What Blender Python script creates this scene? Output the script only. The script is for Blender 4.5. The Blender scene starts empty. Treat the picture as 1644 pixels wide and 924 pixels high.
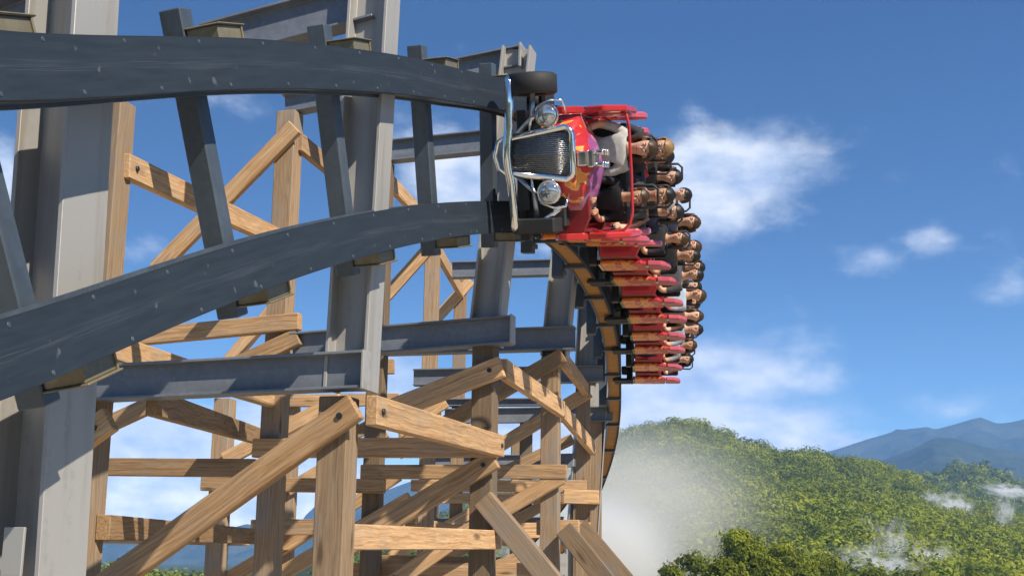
import bpy, bmesh, math, random
import numpy as np
from mathutils import Vector, Matrix, noise as mnoise

random.seed(7); rng = np.random.default_rng(7)
C = bpy.context.scene.collection
V = Vector
PI = math.pi

# ------------------------------------------------------------------ camera
F = 2100.0; PX, PY = 822.0, 462.0                      # focal length and centre, in pixels of the 1644 px photograph
CAM = V((0, 0, 14.0))
u = V((128, 9962, -2100)).normalized()                 # world up seen from the camera
fw = V((0, 0, -1)); yb = (fw - fw.dot(u) * u).normalized(); xb = yb.cross(u)
RW = Matrix((xb, yb, u))                               # camera -> world
cam_d = bpy.data.cameras.new('camera'); cam = bpy.data.objects.new('camera', cam_d); C.objects.link(cam)
cam_d.sensor_width = 36; cam_d.lens = 36 * F / 1644; cam_d.clip_start = 0.1; cam_d.clip_end = 60000
cam.matrix_world = Matrix.Translation(CAM) @ RW.to_4x4()
sc = bpy.context.scene; sc.camera = cam; sc.cycles.volume_bounces = 3

# ------------------------------------------------------------------ light, sky, exposure
SUN_DIR = V((0.58, -0.62, 0.72)).normalized()          # towards the sun
SUN_EL = math.asin(SUN_DIR.z); SUN_AZ = math.atan2(SUN_DIR.x, SUN_DIR.y)
sd = bpy.data.lights.new('sun', 'SUN'); sd.energy = 4.9; sd.angle = math.radians(0.5); sd.color = (1.0, 0.90, 0.76)
so = bpy.data.objects.new('sun', sd); C.objects.link(so); so.rotation_euler = (-SUN_DIR).to_track_quat('-Z', 'Y').to_euler()
vs = sc.view_settings; vs.view_transform = 'Standard'; vs.look = 'None'; vs.exposure = 0.80; vs.gamma = 1.0; vs.use_curve_mapping = False

def ray(px, py): return RW @ V(((px - PX) / F, -(py - PY) / F, -1.0))
def P(px, py, d):
    r = ray(px, py); return CAM + r * (d / r.y)

class NT:
    """small helper to write node trees"""
    def __init__(s, tree): s.t = tree; s.n = tree.nodes; s.n.clear()
    def add(s, typ, props=None, **ins):
        nd = s.n.new(typ)
        for k, v in (props or {}).items(): setattr(nd, k, v)
        for k, v in ins.items():
            key = int(k[1:]) if k[0] == '_' and k[1:].isdigit() else k.replace('_', ' ')
            s.put(nd.inputs[key], v)
        return nd
    def put(s, sock, v):
        if isinstance(v, bpy.types.NodeSocket): s.t.links.new(v, sock)
        elif isinstance(v, bpy.types.Node): s.t.links.new(v.outputs[0], sock)
        else: sock.default_value = v
    def math(s, op, a, b=0.0, clamp=False):
        nd = s.n.new('ShaderNodeMath'); nd.operation = op; nd.use_clamp = clamp
        s.put(nd.inputs[0], a); s.put(nd.inputs[1], b); return nd.outputs[0]
    def mix(s, f, a, b, mode='MIX'):
        nd = s.n.new('ShaderNodeMix'); nd.data_type = 'RGBA'; nd.blend_type = mode
        s.put(nd.inputs[0], f); s.put(nd.inputs[6], a); s.put(nd.inputs[7], b); return nd.outputs[2]
    def ramp(s, f, stops):
        nd = s.n.new('ShaderNodeValToRGB'); s.put(nd.inputs[0], f); el = nd.color_ramp.elements
        while len(el) < len(stops): el.new(0.5)
        for e, (p, c) in zip(el, stops): e.position = p; e.color = c if len(c) == 4 else (*c, 1)
        return nd.outputs[0]
    def smooth(s, x, a, b):
        nd = s.n.new('ShaderNodeMapRange'); nd.interpolation_type = 'SMOOTHSTEP'
        s.put(nd.inputs[0], x); nd.inputs[1].default_value = a; nd.inputs[2].default_value = b; return nd.outputs[0]

def build_world():
    w = bpy.data.worlds.new('World'); sc.world = w; w.use_nodes = True
    t = NT(w.node_tree)
    tc = t.add('ShaderNodeTexCoord').outputs['Generated']
    # the sky colour is looked up at a raised elevation: a deep clear mountain sky
    sp_ = t.add('ShaderNodeSeparateXYZ', Vector=tc); z_ = sp_.outputs[2]
    z2 = t.math('ADD', t.math('ADD', t.math('MULTIPLY', z_, .9), 0.012), t.math('MULTIPLY', t.math('MULTIPLY', z_, t.math('ABSOLUTE', z_)), 9.0))
    mp = t.add('ShaderNodeCombineXYZ', X=sp_.outputs[0], Y=sp_.outputs[1], Z=z2)
    nm = t.add('ShaderNodeVectorMath', {'operation': 'NORMALIZE'}, _0=mp)
    sky = t.add('ShaderNodeTexSky', {'sky_type': 'NISHITA', 'sun_disc': False, 'sun_elevation': SUN_EL, 'sun_rotation': SUN_AZ,
                                     'altitude': 1200.0, 'air_density': 1.0, 'dust_density': 0.25, 'ozone_density': 3.5}, Vector=nm.outputs[0])
    hs = t.add('ShaderNodeHueSaturation', Hue=0.497, Saturation=1.14, Value=1.06, Color=sky)
    sep = t.add('ShaderNodeSeparateXYZ', Vector=tc)
    az = t.math('ARCTAN2', sep.outputs[0], sep.outputs[1]); el = t.math('ARCSINE', sep.outputs[2])
    co = t.add('ShaderNodeCombineXYZ', X=az, Y=el, Z=0.0)
    deep = t.ramp(t.math('MULTIPLY', el, 1.0), [(.02, (1.25, 1.25, 1.12)), (.12, (1.12, 1.18, 1.10)), (.24, (.64, .79, .91)), (.40, (.31, .49, .68)), (.70, (.7, .8, .9)), (1.0, (1, 1, 1))])
    sky_col = t.mix(1.0, hs.outputs[0], deep, 'MULTIPLY')
    # turbulence that breaks the edges of the clouds
    nz = t.add('ShaderNodeTexNoise', {'noise_dimensions': '3D'}, Vector=t.add('ShaderNodeMapping', Vector=co, Scale=(15, 24, 1)), Scale=1.0, Detail=11.0, Roughness=0.60, Distortion=0.1)
    n1 = nz.outputs[0]
    blobs = [(1140, 280, 150, 66, 1.1), (1110, 330, 130, 60, .85), (730, 275, 110, 70, .95), (1150, 600, 150, 56, 1.1), (1075, 575, 100, 36, .8),
             (1100, 682, 240, 42, 1.25), (1270, 708, 150, 26, .9), (1020, 640, 110, 46, .8), (1405, 425, 70, 28, .40), (1497, 383, 42, 24, .40), (1430, 288, 70, 34, .26),
             (1612, 468, 70, 30, .36), (1590, 645, 100, 34, .38), (0, 280, 26, 60, .9), (230, 705, 170, 60, 1.1), (230, 800, 210, 60, 1.25),
             (420, 690, 90, 70, .8), (640, 640, 70, 80, .8), (240, 395, 75, 30, .42), (560, 800, 150, 60, .9), (850, 400, 100, 40, .40),
             (740, 680, 160, 50, .8), (900, 700, 150, 50, .8), (390, 165, 110, 30, .30), (1120, 190, 70, 26, .30), (-500, 500, 300, 120, .8), (2100, 350, 240, 110, .8), (2400, 650, 300, 60, .8)]
    acc = None
    for (bx, by, rx, ry, st) in blobs:
        d = ray(bx, by).normalized(); a0 = math.atan2(d.x, d.y); e0 = math.asin(d.z)
        dx = t.math('MULTIPLY', t.math('SUBTRACT', az, a0), F / rx); dy = t.math('MULTIPLY', t.math('SUBTRACT', el, e0), F / ry)
        r2 = t.math('ADD', t.math('MULTIPLY', dx, dx), t.math('MULTIPLY', dy, dy))
        g = t.math('MULTIPLY', t.math('POWER', 2.71828, t.math('MULTIPLY', r2, -0.9)), st)
        acc = g if acc is None else t.math('MAXIMUM', acc, g)
    band = t.math('MULTIPLY', t.math('SUBTRACT', 1.0, t.smooth(el, -0.01, 0.125)), 0.30)
    cover = t.math('ADD', acc, band)
    dens = t.math('ADD', cover, t.math('MULTIPLY', t.math('SUBTRACT', n1, 0.5), 1.25))
    fac = t.math('MULTIPLY', t.smooth(dens, 0.14, 0.78), 0.98)
    # self shading of the cloud: its upper lobes are whiter than its grey-blue base
    n2 = t.add('ShaderNodeTexNoise', Vector=t.add('ShaderNodeMapping', Vector=co, Location=(0.004, 0.010, 0), Scale=(22, 40, 1)), Scale=1.0, Detail=7.0, Roughness=0.55).outputs[0]
    ccol = t.ramp(n2, [(0.33, (0.46, 0.56, 0.78)), (0.50, (0.74, 0.80, 0.92)), (0.62, (0.98, 0.99, 1.0))])
    bg1 = t.add('ShaderNodeBackground', Color=sky_col, Strength=0.105)
    bg2 = t.add('ShaderNodeBackground', Color=ccol, Strength=t.math('ADD', .66, t.math('MULTIPLY', t.math('SUBTRACT', 1.0, t.smooth(el, .02, .20)), .42)))
    out = t.add('ShaderNodeMixShader', _0=fac, _1=bg1.outputs[0], _2=bg2.outputs[0])
    t.add('ShaderNodeOutputWorld', Surface=out.outputs[0])
build_world()

# ------------------------------------------------------------------ materials
def principled(name):
    m = bpy.data.materials.new(name); m.use_nodes = True; t = NT(m.node_tree)
    b = t.add('ShaderNodeBsdfPrincipled'); t.add('ShaderNodeOutputMaterial', Surface=b.outputs[0]); return m, t, b

def mat_plain(name, col, rough=0.5, metal=0.0, var=0.12, scale=6.0, spec=0.5, coat=0.0, bump=0.0):
    m, t, b = principled(name)
    tc = t.add('ShaderNodeTexCoord').outputs['Object']
    n = t.add('ShaderNodeTexNoise', Vector=tc, Scale=scale, Detail=5.0).outputs[0]
    c0 = tuple(max(0, c * (1 - var)) for c in col); c1 = tuple(min(1, c * (1 + var)) for c in col)
    t.put(b.inputs['Base Color'], t.ramp(n, [(0.3, c0), (0.7, c1)]))
    t.put(b.inputs['Roughness'], t.math('ADD', rough - .06, t.math('MULTIPLY', n, .12)))
    b.inputs['Metallic'].default_value = metal; b.inputs['Specular IOR Level'].default_value = spec; b.inputs['Coat Weight'].default_value = coat
    if bump: t.put(b.inputs['Normal'], t.add('ShaderNodeBump', Strength=bump, Distance=.01, Height=n).outputs[0])
    return m

def mat_wood(name, dark, mid, light, weather):
    m, t, b = principled(name)
    tc = t.add('ShaderNodeTexCoord').outputs['Object']; oi = t.add('ShaderNodeObjectInfo').outputs['Random']
    off = t.add('ShaderNodeCombineXYZ', X=t.math('MULTIPLY', oi, 91.0), Y=t.math('MULTIPLY', oi, 37.0), Z=t.math('MULTIPLY', oi, 53.0))
    p = t.add('ShaderNodeVectorMath', {'operation': 'ADD'}, _0=tc, _1=off).outputs[0]
    warp = t.add('ShaderNodeTexNoise', Vector=t.add('ShaderNodeMapping', Vector=p, Scale=(1.1, 3.0, 3.0)), Scale=1.3, Detail=3.0)
    wv = t.add('ShaderNodeVectorMath', {'operation': 'SCALE'}, _0=warp.outputs[1], Scale=0.09).outputs[0]
    pw = t.add('ShaderNodeVectorMath', {'operation': 'ADD'}, _0=p, _1=wv).outputs[0]
    g1 = t.add('ShaderNodeTexNoise', Vector=t.add('ShaderNodeMapping', Vector=pw, Scale=(.9, 52, 52)), Scale=1.0, Detail=7.0, Roughness=.62).outputs[0]
    g2 = t.add('ShaderNodeTexNoise', Vector=t.add('ShaderNodeMapping', Vector=p, Scale=(3, 90, 90)), Scale=1.0, Detail=3.0).outputs[0]
    big = t.add('ShaderNodeTexNoise', Vector=t.add('ShaderNodeMapping', Vector=p, Scale=(1.6, 3, 3)), Scale=1.0, Detail=4.0).outputs[0]
    col = t.ramp(g1, [(.25, dark), (.47, mid), (.70, light)])
    col = t.mix(t.math('MULTIPLY', g2, .45), col, (*dark, 1))
    col = t.mix(t.math('MULTIPLY', t.smooth(big, .42, .68), weather), col, (.20, .18, .155, 1))
    tone = t.math('ADD', 0.60, t.math('MULTIPLY', oi, 0.68))
    col = t.mix(1.0, col, t.add('ShaderNodeCombineXYZ', X=tone, Y=tone, Z=tone).outputs[0], 'MULTIPLY')
    # knots
    vo = t.add('ShaderNodeTexVoronoi', Vector=t.add('ShaderNodeMapping', Vector=pw, Scale=(1.0, 4.2, 4.2)), Scale=1.0).outputs['Distance']
    k = t.math('SUBTRACT', 1.0, t.smooth(vo, .05, .17))
    col = t.mix(t.math('MULTIPLY', k, .75), col, (.055, .03, .013, 1))
    t.put(b.inputs['Base Color'], col); b.inputs['Roughness'].default_value = .78; b.inputs['Specular IOR Level'].default_value = .25
    t.put(b.inputs['Normal'], t.add('ShaderNodeBump', Strength=.35, Distance=.01, Height=g1).outputs[0])
    return m

def mat_galv(name, col, rough=.48, metal=.35, streak=.25):
    m, t, b = principled(name)
    tc = t.add('ShaderNodeTexCoord').outputs['Object']; oi = t.add('ShaderNodeObjectInfo').outputs['Random']
    p = t.add('ShaderNodeVectorMath', {'operation': 'ADD'}, _0=tc, _1=t.add('ShaderNodeCombineXYZ', X=t.math('MULTIPLY', oi, 40.0), Y=oi, Z=oi)).outputs[0]
    sp = t.add('ShaderNodeTexVoronoi', Vector=p, Scale=26.0).outputs['Color']
    spg = t.add('ShaderNodeRGBToBW', Color=sp).outputs[0]
    st = t.add('ShaderNodeTexNoise', Vector=t.add('ShaderNodeMapping', Vector=p, Scale=(.5, 9, 9)), Scale=1.0, Detail=5.0).outputs[0]
    bl = t.add('ShaderNodeTexNoise', Vector=p, Scale=2.2, Detail=6.0, Roughness=.65).outputs[0]
    v = t.math('ADD', t.math('MULTIPLY', spg, .14), t.math('ADD', t.math('MULTIPLY', st, streak * 1.6), t.math('MULTIPLY', bl, .5)))
    c0 = tuple(c * .62 for c in col); c1 = tuple(min(1, c * 1.28) for c in col)
    rs = t.add('ShaderNodeTexNoise', Vector=t.add('ShaderNodeMapping', Vector=p, Scale=(.35, 5, 5), Location=(7, 3, 1)), Scale=1.0, Detail=6.0, Roughness=.6).outputs[0]
    t.put(b.inputs['Base Color'], t.mix(t.math('MULTIPLY', t.smooth(rs, .48, .72), streak * .9), t.ramp(v, [(.28, c0), (.72, c1)]), (col[0] * .80, col[1] * .66, col[2] * .48, 1)))
    t.put(b.inputs['Roughness'], t.math('ADD', rough - .1, t.math('MULTIPLY', bl, .2))); b.inputs['Metallic'].default_value = metal
    t.put(b.inputs['Normal'], t.add('ShaderNodeBump', Strength=.12, Distance=.01, Height=bl).outputs[0])
    return m

def mat_rail():
    # dark blue-grey paint, worn pale along the middle where the wheels run (UV: u along the rail in metres, v across -1..1)
    m, t, b = principled('rail_paint')
    uv = t.add('ShaderNodeTexCoord').outputs['UV']; sep = t.add('ShaderNodeSeparateXYZ', Vector=uv)
    n = t.add('ShaderNodeTexNoise', Vector=t.add('ShaderNodeMapping', Vector=uv, Scale=(2.5, 4, 1)), Scale=1.0, Detail=7.0, Roughness=.65).outputs[0]
    st = t.add('ShaderNodeTexNoise', Vector=t.add('ShaderNodeMapping', Vector=uv, Scale=(1.3, 26, 1)), Scale=1.0, Detail=5.0).outputs[0]
    v = t.math('ABSOLUTE', t.math('ADD', sep.outputs[1], t.math('MULTIPLY', t.math('SUBTRACT', n, .5), .20)))
    wear = t.math('MULTIPLY', t.math('SUBTRACT', 1.0, t.smooth(v, .02, .30)), t.smooth(st, .46, .74))
    scr = t.math('MULTIPLY', t.smooth(t.add('ShaderNodeTexNoise', Vector=t.add('ShaderNodeMapping', Vector=uv, Rotation=(0, 0, 1.3), Scale=(9, 1.2, 1)), Scale=1.0, Detail=2.0).outputs[0], .68, .74), .5)
    base = t.ramp(n, [(.3, (.011, .018, .027)), (.7, (.018, .028, .040))])
    col = t.mix(t.math('MULTIPLY', wear, .18), base, (.20, .23, .27, 1))
    col = t.mix(t.math('MULTIPLY', scr, .35), col, (.30, .31, .33, 1))
    edge = t.smooth(v, .93, .99)
    col = t.mix(t.math('MULTIPLY', edge, .5), col, (.012, .014, .018, 1))
    t.put(b.inputs['Base Color'], col); t.put(b.inputs['Roughness'], t.math('ADD', .56, t.math('MULTIPLY', n, .2))); b.inputs['Metallic'].default_value = .0; b.inputs['Specular IOR Level'].default_value = .32
    return m

def mat_flame(name, purple=False):
    m, t, b = principled(name)
    tc = t.add('ShaderNodeTexCoord').outputs['Object']; sep = t.add('ShaderNodeSeparateXYZ', Vector=tc)
    # licking flames: stretched, strongly folded noise with crisp edges and a pale outline
    w = t.add('ShaderNodeTexNoise', Vector=t.add('ShaderNodeMapping', Vector=tc, Scale=(4, 8, 5) if purple else (5, 9, 6)), Scale=1.0, Detail=1.0, Distortion=1.5).outputs[0]
    f = t.math('ADD', w, t.math('MULTIPLY', t.math('SUBTRACT', sep.outputs[2], .62), .22 if purple else .30))
    z0 = .82 if not purple else 1.04
    up = t.smooth(sep.outputs[2], z0 - .12, z0 + .02)
    col = t.ramp(f, [(.36, (.66, .22, .03)), (.445, (.72, .33, .06)), (.46, (.72, .46, .14)), (.48, (.46, .022, .02)), (.9, (.36, .012, .016))] if purple else [(.36, (.66, .19, .025)), (.46, (.70, .27, .045)), (.475, (.74, .46, .12)), (.50, (.46, .022, .02)), (.9, (.36, .012, .016))])
    if purple:
        far = t.smooth(t.math('ABSOLUTE', sep.outputs[1]), .50, .30)
        pf = t.math('MULTIPLY', t.smooth(t.math('ADD', sep.outputs[0], t.math('MULTIPLY', w, .16)), -.16, -.20), t.math('SUBTRACT', 1.0, t.smooth(t.math('ABSOLUTE', sep.outputs[1]), .28, .46)))
        col = t.mix(t.math('MULTIPLY', pf, .8), col, (.17, .07, .24, 1))  # violet patch: the sky's reflection painted into the hood colour
    else:
        col = t.mix(up, col, (.42, .018, .02, 1))
    t.put(b.inputs['Base Color'], col); b.inputs['Roughness'].default_value = .36; b.inputs['Coat Weight'].default_value = .3; b.inputs['Coat Roughness'].default_value = .12
    return m

def mat_leaf(name, cols, scale):
    m, t, b = principled(name)
    geo = t.add('ShaderNodeNewGeometry'); tc = t.add('ShaderNodeTexCoord').outputs['Object']
    big = t.add('ShaderNodeTexNoise', Vector=tc, Scale=scale, Detail=3.0).outputs[0]
    r = geo.outputs['Random Per Island']
    f = t.math('ADD', t.math('MULTIPLY', big, .90), t.math('MULTIPLY', r, .12))
    col = t.ramp(f, [(.34, cols[0]), (.55, cols[1]), (.78, cols[2])])
    t.put(b.inputs['Base Color'], col); b.inputs['Roughness'].default_value = .65; b.inputs['Specular IOR Level'].default_value = .2
    tr = t.add('ShaderNodeBsdfTranslucent', Color=col)
    mx = t.add('ShaderNodeMixShader', _0=.30, _1=b.outputs[0], _2=tr.outputs[0])
    out = [n for n in t.n if n.type == 'OUTPUT_MATERIAL'][0]; t.t.links.new(mx.outputs[0], out.inputs[0])
    return m

def mat_ground(name, cols, scale):
    m, t, b = principled(name)
    tc = t.add('ShaderNodeTexCoord').outputs['Object']
    n = t.add('ShaderNodeTexNoise', Vector=tc, Scale=scale, Detail=9.0, Roughness=.65).outputs[0]
    v = t.add('ShaderNodeTexVoronoi', Vector=tc, Scale=scale * 14).outputs['Distance']
    f = t.math('ADD', t.math('MULTIPLY', n, .85), t.math('MULTIPLY', v, .25))
    t.put(b.inputs['Base Color'], t.ramp(f, [(.35, cols[0]), (.55, cols[1]), (.75, cols[2])])); b.inputs['Roughness'].default_value = .95; b.inputs['Specular IOR Level'].default_value = .1
    return m

def mat_mist(name, dens, scale, thr, col=(.93, .95, .97)):
    m = bpy.data.materials.new(name); m.use_nodes = True; t = NT(m.node_tree)
    tc = t.add('ShaderNodeTexCoord').outputs['Object']
    ln = t.add('ShaderNodeVectorMath', {'operation': 'LENGTH'}, _0=tc).outputs['Value']
    fall = t.math('SUBTRACT', 1.0, t.smooth(ln, 0.05, 0.98))
    n = t.add('ShaderNodeTexNoise', Vector=tc, Scale=scale, Detail=4.0, Roughness=.6).outputs[0]
    d = t.math('MULTIPLY', t.math('MULTIPLY', fall, fall), t.smooth(n, thr, thr + .3))
    pv = t.add('ShaderNodeVolumePrincipled', Color=(*col, 1), Density=t.math('MULTIPLY', d, dens), Anisotropy=0.1)
    t.add('ShaderNodeOutputMaterial', Volume=pv.outputs[0]); return m

M = dict(
    wood=mat_wood('wood_golden', (.20, .105, .045), (.46, .28, .135), (.66, .46, .265), .30),
    post=mat_wood('wood_post', (.14, .09, .05), (.27, .185, .11), (.37, .27, .17), .6),
    galv=mat_galv('galvanised_steel', (.25, .245, .23), .5, .2, .6),
    beam=mat_galv('painted_beam_steel', (.15, .165, .19), .45, .15),
    rail=mat_rail(), tie=mat_galv('tie_steel', (.060, .078, .098), .42, .15), olive=mat_galv('bracket_steel', (.17, .15, .095), .5, .2),
    core=mat_wood('wood_core', (.15, .068, .017), (.29, .145, .042), (.40, .215, .07), .05),
    black=mat_plain('black_rubber', (.012, .012, .013), .7), dark=mat_plain('dark_frame', (.022, .023, .025), .45, .2),
    seat=mat_plain('black_seat', (.016, .016, .018), .6), grey=mat_plain('grey_plastic', (.20, .21, .22), .45),
    chrome=mat_plain('chrome', (.80, .80, .79), .10, 1.0, .04), steelbar=mat_plain('steel_bar', (.42, .44, .46), .3, .8),
    grille=mat_plain('grille_mesh', (.16, .165, .17), .22, .9, .3, 40), glass=mat_plain('lamp_glass', (.40, .44, .47), .06, .75, .35, 22, .8, 1.0),
    red=mat_plain('red_paint', (.42, .016, .018), .26, 0, .10, 5, .5, .7), darkred=mat_plain('dark_red_paint', (.17, .007, .009), .4, 0, .15, 5, .5, .4),
    pinkred=mat_plain('rose_red_paint', (.44, .07, .10), .35, 0, .15, 9, .5, .4), flame=mat_flame('flame_paint'), hood=mat_flame('hood_paint', True),
    lamp=mat_plain('marker_lens', (.35, .42, .20), .2, 0, .1, 9, .5, .6),
)
M['white_eye'] = mat_plain('eye_white', (.50, .47, .44), .7, spec=.1); M['pupil'] = mat_plain('eye_dark', (.02, .013, .01), .6, spec=.1); M['lips'] = mat_plain('lips', (.36, .10, .09), .5)

# ------------------------------------------------------------------ mesh helpers
class MB:
    def __init__(s): s.v = []; s.f = []; s.m = []; s.uv = None; s.sm = []
    def face(s, idx, mi=0, sm=False): s.f.append(tuple(idx)); s.m.append(mi); s.sm.append(sm)
    def box(s, c, d, mi=0, rot=None):
        o = len(s.v)
        for x in (-.5, .5):
            for y in (-.5, .5):
                for z in (-.5, .5):
                    p = V((x * d[0], y * d[1], z * d[2]))
                    if rot: p = rot @ p
                    s.v.append(V(c) + p)
        for q in ((0, 1, 3, 2), (4, 6, 7, 5), (0, 4, 5, 1), (2, 3, 7, 6), (0, 2, 6, 4), (1, 5, 7, 3)): s.face([o + i for i in q], mi)
        return s
    def prism(s, poly, axis, a, b, mi=0):
        """poly in the two other axes (in x,y,z order), extruded along axis from a to b"""
        o = len(s.v); n = len(poly)
        def mk(p, h):
            q = list(p); q.insert(axis, h); return V(q)
        s.v += [mk(p, a) for p in poly] + [mk(p, b) for p in poly]
        s.face(range(o, o + n), mi); s.face(range(o + 2 * n - 1, o + n - 1, -1), mi)
        for i in range(n):
            j = (i + 1) % n; s.face((o + i, o + n + i, o + n + j, o + j), mi)
        return s
    def tube(s, pts, r, n=8, mi=0, caps=True, closed=False):
        pts = [V(p) for p in pts]; rs = r if isinstance(r, (list, tuple)) else [r] * len(pts)
        o = len(s.v); N = len(pts); up = None
        for i, p in enumerate(pts):
            a = pts[i - 1] if (i or closed) else p; c = pts[(i + 1) % N] if (i < N - 1 or closed) else p
            t = (c - a).normalized()
            if up is None: up = t.orthogonal().normalized()
            up = (up - up.dot(t) * t).normalized(); sd = t.cross(up)
            for k in range(n):
                an = 2 * PI * k / n; s.v.append(p + (up * math.cos(an) + sd * math.sin(an)) * rs[i])
        for i in range(N if closed else N - 1):
            j = (i + 1) % N
            for k in range(n):
                l = (k + 1) % n; s.face((o + i * n + k, o + j * n + k, o + j * n + l, o + i * n + l), mi, True)
        if caps and not closed:
            s.face([o + k for k in range(n)][::-1], mi); s.face([o + (N - 1) * n + k for k in range(n)], mi)
        return s
    def cyl(s, a, b, r, n=16, mi=0): return s.tube([a, b], r, n, mi)
    def ball(s, c, r, mi=0, nu=12, nv=8):
        o = len(s.v); r = V(r) if not isinstance(r, (int, float)) else V((r, r, r))
        for j in range(nv + 1):
            th = PI * j / nv
            for i in range(nu):
                ph = 2 * PI * i / nu
                s.v.append(V(c) + V((r.x * math.sin(th) * math.cos(ph), r.y * math.sin(th) * math.sin(ph), r.z * math.cos(th))))
        for j in range(nv):
            for i in range(nu):
                k = (i + 1) % nu; s.face((o + j * nu + i, o + (j + 1) * nu + i, o + (j + 1) * nu + k, o + j * nu + k), mi, True)
        return s
    def mesh(s, name, mats):
        me = bpy.data.meshes.new(name); me.from_pydata([tuple(v) for v in s.v], [], s.f)
        for m in (mats if isinstance(mats, (list, tuple)) else [mats]): me.materials.append(m)
        me.polygons.foreach_set('material_index', s.m); me.polygons.foreach_set('use_smooth', s.sm)
        bm = bmesh.new(); bm.from_mesh(me); bmesh.ops.remove_doubles(bm, verts=bm.verts, dist=1e-5); bmesh.ops.recalc_face_normals(bm, faces=bm.faces); bm.to_mesh(me); bm.free()
        me.update(); return me

def link(name, me, parent=None, mat4=None, bevel=0):
    o = bpy.data.objects.new(name, me); C.objects.link(o)
    if parent: o.parent = parent
    if mat4 is not None: o.matrix_basis = mat4
    if bevel:
        b = o.modifiers.new('bevel', 'BEVEL'); b.width = bevel; b.segments = 1; b.limit_method = 'ANGLE'
    return o
def tag(o, label=None, cat=None, group=None, kind=None):
    if label: o['label'] = label
    if cat: o['category'] = cat
    if group: o['group'] = group
    if kind: o['kind'] = kind
    return o
def thing(name, label, cat, M4, group=None):
    o = bpy.data.objects.new(name, None); C.objects.link(o); o.empty_display_size = .2
    o.matrix_basis = M4 if isinstance(M4, Matrix) else Matrix.Translation(M4)
    return tag(o, label, cat, group)
def frame(a, b, zdir):
    x = (b - a).normalized(); z = (zdir - zdir.dot(x) * x).normalized(); y = z.cross(x)
    return Matrix.Translation(a) @ Matrix((x, y, z)).transposed().to_4x4()
def sub(thing_o, M4): return thing_o.matrix_basis.inverted() @ M4

# ------------------------------------------------------------------ ground, hills, mountains
def np_obj(name, verts, faces, mats, smooth=False, midx=None):
    verts = np.asarray(verts, np.float32); faces = np.asarray(faces, np.int32); n = faces.shape[1]
    me = bpy.data.meshes.new(name); me.vertices.add(len(verts)); me.vertices.foreach_set('co', verts.ravel())
    me.loops.add(faces.size); me.loops.foreach_set('vertex_index', faces.ravel()); me.polygons.add(len(faces))
    me.polygons.foreach_set('loop_start', np.arange(0, faces.size, n, dtype=np.int32))
    if smooth: me.polygons.foreach_set('use_smooth', np.ones(len(faces), bool))
    for m in mats: me.materials.append(m)
    me.update(calc_edges=True); me.validate()
    o = bpy.data.objects.new(name, me); C.objects.link(o); return o

def interp(poly, x):
    xs, ys = zip(*poly); return float(np.interp(x, xs, ys))

HAZE_BOX = 7400.0
def mat_valley():
    m, t, b = principled('valley_ground'); tc = t.add('ShaderNodeTexCoord').outputs['Object']
    n = t.add('ShaderNodeTexNoise', Vector=tc, Scale=.004, Detail=9.0, Roughness=.65).outputs[0]
    green = t.ramp(n, [(.35, (.030, .045, .012)), (.55, (.055, .075, .022)), (.75, (.095, .105, .045))])
    gv = t.add('ShaderNodeTexNoise', Vector=tc, Scale=1.3, Detail=8.0, Roughness=.7).outputs[0]
    bounce_gravel = t.ramp(gv, [(.3, (.36, .30, .22)), (.7, (.52, .46, .36))])  # pale clearing out of view, added to bounce light up to the undersides
    d = t.add('ShaderNodeVectorMath', {'operation': 'LENGTH'}, _0=tc).outputs['Value']
    ed = t.math('ADD', d, t.math('MULTIPLY', t.add('ShaderNodeTexNoise', Vector=tc, Scale=.05, Detail=4.0).outputs[0], 30.0))
    t.put(b.inputs['Base Color'], t.mix(t.smooth(ed, 85, 97), bounce_gravel, green)); b.inputs['Roughness'].default_value = .95; b.inputs['Specular IOR Level'].default_value = .1
    return m
gm = mat_valley()
g = MB(); N_ = 24; S_ = HAZE_BOX - 300
for i in range(N_ + 1):
    for j in range(N_ + 1):
        g.v.append(V((-S_ + 2 * S_ * i / N_, -S_ + 2 * S_ * j / N_, 0)))
for i in range(N_):
    for j in range(N_): g.face((i * (N_ + 1) + j, (i + 1) * (N_ + 1) + j, (i + 1) * (N_ + 1) + j + 1, i * (N_ + 1) + j + 1))
tag(link('ground', g.mesh('ground', gm)), kind='structure')

def hill(name, ridge, y0, y1, yback, mat, rough, px0, px1, nx=150, nt=60, base=1010, fscale=.004, ridge_k=.35):
    """a hill whose crest runs at distance y1; returns a sampler for planting"""
    def pt(px, t):
        rp = interp(ridge, px)
        if t <= 1:
            d = y0 * (y1 / y0) ** t; s = t ** .9; yp = base + (rp - base) * s
            p = P(px, yp, d)
        else:
            p = P(px, rp, y1); q = P(px, rp, y1 + (yback - y1) * (t - 1)); p = V((q.x, q.y, max(-5.0, p.z * (1 - (t - 1) ** 1.3) - 2 * (t - 1))))
        a = rough * min(1, t * 2) * (ridge_k if .93 < t < 1.05 else 1)
        n = mnoise.fractal(V((p.x * fscale, p.y * fscale, 3.1)), .9, 2.1, 5)
        return p + V((0, 0, a * n))
    vs_ = []; fs = []; nt2 = nt + 16
    for i in range(nx + 1):
        for j in range(nt2 + 1):
            t = j / nt if j <= nt else 1 + (j - nt) / 16
            vs_.append(pt(px0 + (px1 - px0) * i / nx, t))
    for i in range(nx):
        for j in range(nt2):
            a = i * (nt2 + 1) + j; fs.append((a, a + nt2 + 1, a + nt2 + 2, a + 1))
    o = np_obj(name, [tuple(v) for v in vs_], fs, [mat], True); tag(o, kind='structure'); return pt

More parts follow.
